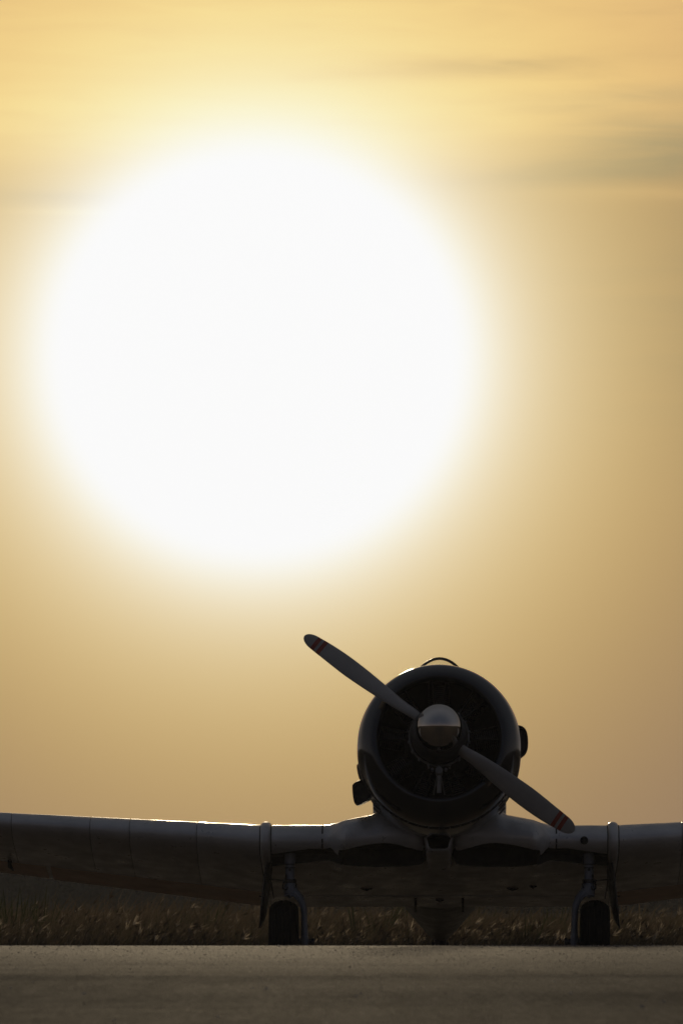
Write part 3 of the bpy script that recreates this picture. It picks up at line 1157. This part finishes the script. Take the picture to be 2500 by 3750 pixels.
# pitot mast hanging under the outer wing at the left
mb = MB()
p = surf_pt(3.62, -1, .62, True, -.02)
mb.tube([p, p + Vector((0, -.03, -.07)), p + Vector((.03, -.08, -.10))], [.022, .018, .010], 10)
obj("tie_down_ring", mb, M['black'], bpy.data.objects["outer_wing"])

# --- oil cooler scoop under the cowl
def rtrap(w1, w2, zt, zb, rc=.022, n=5):
    P = []
    for cx_, cz_, a0 in ((w1 - rc, zt - rc, 0), (-w1 + rc, zt - rc, 90), (-w2 + rc * 1.6, zb + rc * 1.6, 180), (w2 - rc * 1.6, zb + rc * 1.6, 270)):
        q = rc if a0 < 180 else rc * 1.6
        for k in range(n + 1):
            t = math.radians(a0 + 90 * k / n)
            P.append((cx_ + q * math.cos(t), cz_ + q * math.sin(t)))
    return P


mb = MB()
zc = lambda z_: z_ - 0.
rings = []
A_ = 1.12
def scoop(a, w1, w2, zt, zb):
    y = AF(a, 0, -.62).y
    return [Vector((HUB.x - .005 + x, y, z_)) for x, z_ in rtrap(w1, w2, zt, zb)]


rings = [scoop(1.75, .13, .10, 1.20, .93), scoop(1.45, .135, .10, 1.24, 1.00), scoop(1.20, .124, .100, 1.245, 1.060), scoop(A_ + .012, .118, .096, 1.245, 1.088), scoop(A_, .113, .092, 1.242, 1.096),
         scoop(A_ + .008, .102, .083, 1.232, 1.110), scoop(A_ + .22, .095, .078, 1.225, 1.118)]
mb.loft(rings, True, (True, True), [0, 0, 0, 0, 0, 1])
obj("oil_cooler_scoop", mb, [M['silver'], M['black']], plane, smooth=50)

# --- exhaust shroud on one side of the nose, carburettor scoop on the other
def prism_round(poly, y0, y1, name, mat, inset=.012, depth=.06):
    """poly in (x, z) about the aircraft's centre line; open front with a lip"""
    c = Vector((sum(p[0] for p in poly) / len(poly), sum(p[1] for p in poly) / len(poly)))

    def ring(k, y, dz=0):
        return [Vector((HUB.x + c.x + (p[0] - c.x) * k, y, c.y + (p[1] - c.y) * k + dz)) for p in poly]
    mb_ = MB()
    L_ = y1 - y0
    mb_.loft([ring(.72, y1, 0), ring(1.0, y0 + L_ * .5, 0), ring(1.0, y0 + .02), ring(.985, y0), ring(.88, y0 + .004), ring(.82, y0 + depth)])
    return obj(name, mb_, mat, plane, smooth=40)


def xz(px_, py_, Y=69.9):
    return ((px_ - 1250) / 31080 * Y - X0, EYE + (3269 - py_) / 31080 * Y)


def smooth_poly(P, it=2):
    for _ in range(it):
        Q = []
        for i in range(len(P)):
            a, b = P[i], P[(i + 1) % len(P)]
            Q += [(a[0] * .75 + b[0] * .25, a[1] * .75 + b[1] * .25), (a[0] * .25 + b[0] * .75, a[1] * .25 + b[1] * .75)]
        P = Q
    return P


ex = smooth_poly([xz(*p) for p in ((1292, 2890), (1293, 2872), (1325, 2856), (1400, 2848), (1400, 2904), (1358, 2930), (1318, 2951), (1303, 2950), (1296, 2930))])
prism_round(ex, HUB.y + .95, HUB.y + 2.2, "exhaust_shroud", M['shell'])
cb_ = smooth_poly([xz(*p) for p in ((1860, 2661), (1905, 2660), (1924, 2675), (1931, 2700), (1932, 2740), (1925, 2765), (1906, 2780), (1893, 2792), (1860, 2795))])
prism_round(cb_, HUB.y + .75, HUB.y + 1.6, "carburettor_scoop", M['shell'])
bl_ = smooth_poly([xz(*p) for p in ((1308, 2812), (1309, 2800), (1330, 2790), (1340, 2850), (1320, 2862), (1313, 2840))])
prism_round(bl_, HUB.y + 1.0, HUB.y + 1.5, "cowl_flap", M['cowl'])
bl_ = smooth_poly([xz(*p) for p in ((1893, 2812), (1892, 2800), (1870, 2790), (1860, 2860), (1880, 2872), (1888, 2840))])
prism_round(bl_, HUB.y + 1.0, HUB.y + 1.5, "cowl_flap", M['cowl'])

# --- tail
def tail_surface(name, root, tip, mat, up=False):
    """flat tapered surface; root and tip: (a0, a1, x, h, thickness)"""
    mb_ = MB()
    rings_ = []
    for q in [0, .25, .5, .75, .88, .95, .985, 1]:
        a0 = root[0] + (tip[0] - root[0]) * q
        a1 = root[1] + (tip[1] - root[1]) * q
        k_ = 1 if q < .8 else math.sqrt(max(.02, 1 - ((q - .8) / .2)**2))
        m_ = .5 * (a0 + a1)
        a0, a1 = m_ + (a0 - m_) * k_, m_ + (a1 - m_) * k_
        x = root[2] + (tip[2] - root[2]) * q
        h = root[3] + (tip[3] - root[3]) * q
        th_ = (root[4] + (tip[4] - root[4]) * q) * k_
        rg = []
        for j in range(20):
            t = 2 * PI * j / 20
            a = .5 * (a0 + a1) - .5 * (a1 - a0) * math.cos(t)
            d_ = th_ * math.sin(t) * (1.15 - .5 * (a - a0) / max(1e-6, a1 - a0))
            rg.append(AF(a, x + (d_ if up else 0), h + (0 if up else d_)))
        rings_.append(rg)
    mb_.loft(rings_)
    return obj(name, mb_, mat, plane)


tail_surface("tailplane", (6.35, 7.6, -.06, .20, .06), (6.75, 7.55, -2.0, .22, .03), M['silver'])
tail_surface("tailplane", (6.35, 7.6, .06, .20, .06), (6.75, 7.55, 2.0, .22, .03), M['silver'])
tail_surface("fin", (6.2, 7.3, 0, .35, .06), (6.95, 7.45, 0, 1.50, .025), M['silver'], True)
tail_surface("rudder", (7.32, 8.0, 0, .0, .05), (7.47, 7.95, 0, 1.48, .02), M['warm'], True)

# --- landing gear
def gear(s):
    """one main leg; s = -1 at the left of the picture. x is measured from the centre line"""
    yw = 0.0                                   # wheel axle depth relative to the root
    H = HUB.x
    leg = MB()
    xst = 1.232
    top = Vector((H + s * xst, yw + .02, 1.16))
    leg.tube([top, (H + s * xst, yw + .01, .985)], .046, 20)
    leg.tube([(H + s * xst, yw + .01, .985), (H + s * xst, yw, .83)], .038, 20)
    strut = obj("landing_leg", leg, M['strut'], plane)
    mb = MB()
    mb.tube([(H + s * xst, yw, .862), (H + s * xst, yw, .858), (H + s * xst, yw, .832), (H + s * xst, yw, .828)], [.044, .054, .054, .046], 20)
    mb.box((H + s * (xst + .035), yw - .01, .845), (.05, .07, .03))
    obj("collar", mb, M['shell'], strut)
    mb = MB()
    mb.tube([(H + s * xst, yw - .03, .94), (H + s * xst, yw - .055, .94)], .012, 8)
    obj("valve", mb, M['shell'], strut)
    for zz_ in (.985, .955):
        mb = MB()
        mb.tube([(H + s * xst, yw, zz_ + .004), (H + s * xst, yw, zz_ - .004)], .042, 20)
        obj("clamp_ring", mb, M['shell'], strut)
    mb = MB()
    # fork body and the single curved arm on the inner side of the wheel
    mb.tube([(H + s * 1.232, yw, .83), (H + s * 1.228, yw, .79), (H + s * 1.222, yw, .755), (H + s * 1.200, yw, .728)], [.044, .058, .062, .045], 16, ry=[.05, .06, .06, .05])
    mb.tube([(H + s * 1.222, yw, .770), (H + s * 1.180, yw, .742), (H + s * 1.148, yw, .705), (H + s * 1.126, yw, .655), (H + s * 1.116, yw, .60),
             (H + s * 1.113, yw, .50), (H + s * 1.112, yw, .40), (H + s * 1.110, yw, .345), (H + s * 1.110, yw, .31)],
            [.040, .036, .032, .029, .027, .026, .029, .036, .028], 16, ry=[.055, .06, .06, .055, .052, .05, .055, .06, .045])
    mb.tube([(H + s * 1.265, yw, .725), (H + s * 1.235, yw - .01, .738), (H + s * 1.195, yw - .01, .728), (H + s * 1.165, yw, .69)], .012, 8, ry=.05)
    obj("fork", mb, M['strut'], strut)
    mb = MB()
    mb.tube([(H + s * 1.30, yw, .345), (H + s * 1.10, yw, .345), (H + s * 1.06, yw, .345), (H + s * 1.055, yw, .345), (H + s * 1.030, yw, .345)], [.03, .03, .022, .034, .030], 16)
    obj("axle", mb, M['shell'], strut)
    mb = MB()
    mb.tube([(H + s * 1.262, yw - .05, .90), (H + s * 1.268, yw - .06, .85), (H + s * 1.288, yw - .065, .815), (H + s * 1.287, yw - .065, .785), (H + s * 1.268, yw - .06, .772),
             (H + s * 1.252, yw - .055, .785), (H + s * 1.25, yw - .05, .80)], .006, 8)
    mb.tube([(H + s * 1.20, yw - .05, .86), (H + s * 1.178, yw - .055, .82), (H + s * 1.185, yw - .06, .79)], .005, 8)
    obj("brake_hose", mb, M['black'], strut)
    # wheel
    xw = 1.282
    mb = MB()
    prof_ = [(-.05, .16), (-.085, .165), (-.105, .19), (-.119, .235), (-.121, .265), (-.116, .283), (-.104, .303), (-.085, .321),
             (-.062, .3335), (-.058, .330), (-.052, .332), (-.048, .338), (-.008, .345), (-.005, .341), (.005, .341), (.008, .345),
             (.048, .338), (.052, .332), (.058, .330), (.062, .3335), (.085, .321), (.104, .303), (.116, .283), (.121, .265), (.119, .235), (.105, .19), (.085, .165), (.05, .16)]
    fl = lambda z_: max(z_, .002)
    mb.loft([[Vector((H + s * xw + dx, yw + r_ * math.cos(t), fl(.345 + r_ * math.sin(t)))) for t in (2 * PI * k / 64 for k in range(64))] for dx, r_ in prof_], True, (False, False))
    wh = obj("wheel", mb, M['rubber'], strut, smooth=30)
    mb = MB()
    mb.loft([[Vector((H + s * xw + dx, yw + r_ * math.cos(t), .345 + r_ * math.sin(t))) for t in (2 * PI * k / 40 for k in range(40))]
             for dx, r_ in ((-.07, .02), (-.075, .06), (-.05, .11), (-.075, .155), (-.088, .17), (.088, .17), (.075, .155), (.05, .11), (.075, .06), (.07, .02))])
    obj("rim", mb, M['strut'], wh)
    # leg door: thin curved plate outboard of the leg
    mb = MB()
    rings_ = []
    for x, z_, dep, tk in ((1.405, 1.00, .20, .012), (1.415, .90, .21, .017), (1.424, .815, .205, .018), (1.438, .70, .19, .018), (1.450, .60, .165, .018), (1.460, .53, .13, .015), (1.474, .49, .07, .010), (1.488, .455, .015, .003)):
        rings_.append([Vector((H + s * x + tk * math.copysign(abs(math.cos(t))**.6, math.cos(t)) - s * .10 * dep * math.sin(t), yw + .03 + dep * math.sin(t), z_)) for t in (2 * PI * k / 20 for k in range(20))])
    mb.loft(rings_)
    door = obj("gear_door", mb, M['shell'], plane)
    mb = MB()
    mb.tube([(H + s * 1.27, yw, .85), (H + s * 1.42, yw + .02, .86)], .005, 8)
    mb.tube([(H + s * 1.385, yw, 1.0), (H + s * 1.388, yw + .02, .85), (H + s * 1.365, yw + .02, .70)], .004, 8)
    mb.tube([(H + s * 1.44, yw, .715), (H + s * 1.485, yw - .02, .722)], .005, 8)
    obj("door_link", mb, M['black'], door)


gear(-1)
gear(1)
# tail wheel
yt_ = AF(7.05, 0, -.3).y
mb = MB()
mb.tube([AF(7.0, 0, -.26), Vector((HUB.x, yt_ + .03, .22))], [.06, .045], 14)
mb.tube([Vector((HUB.x - .06, yt_ + .06, .30)), Vector((HUB.x - .06, yt_ + .06, .16))], .016, 10)
mb.tube([Vector((HUB.x + .06, yt_ + .06, .30)), Vector((HUB.x + .06, yt_ + .06, .16))], .016, 10)
mb.tube([Vector((HUB.x - .075, yt_ + .06, .29)), Vector((HUB.x + .075, yt_ + .06, .29))], .025, 12)
tw = obj("tail_wheel_leg", mb, M['shell'], plane)
mb = MB()
mb.loft([[Vector((HUB.x + dx, yt_ + .06 + r_ * math.cos(t), .16 + r_ * math.sin(t))) for t in (2 * PI * k / 40 for k in range(40))]
         for dx, r_ in ((-.02, .04), (-.038, .08), (-.045, .12), (-.035, .15), (0, .16), (.035, .15), (.045, .12), (.038, .08), (.02, .04))])
obj("tyre", mb, M['rubber'], tw)
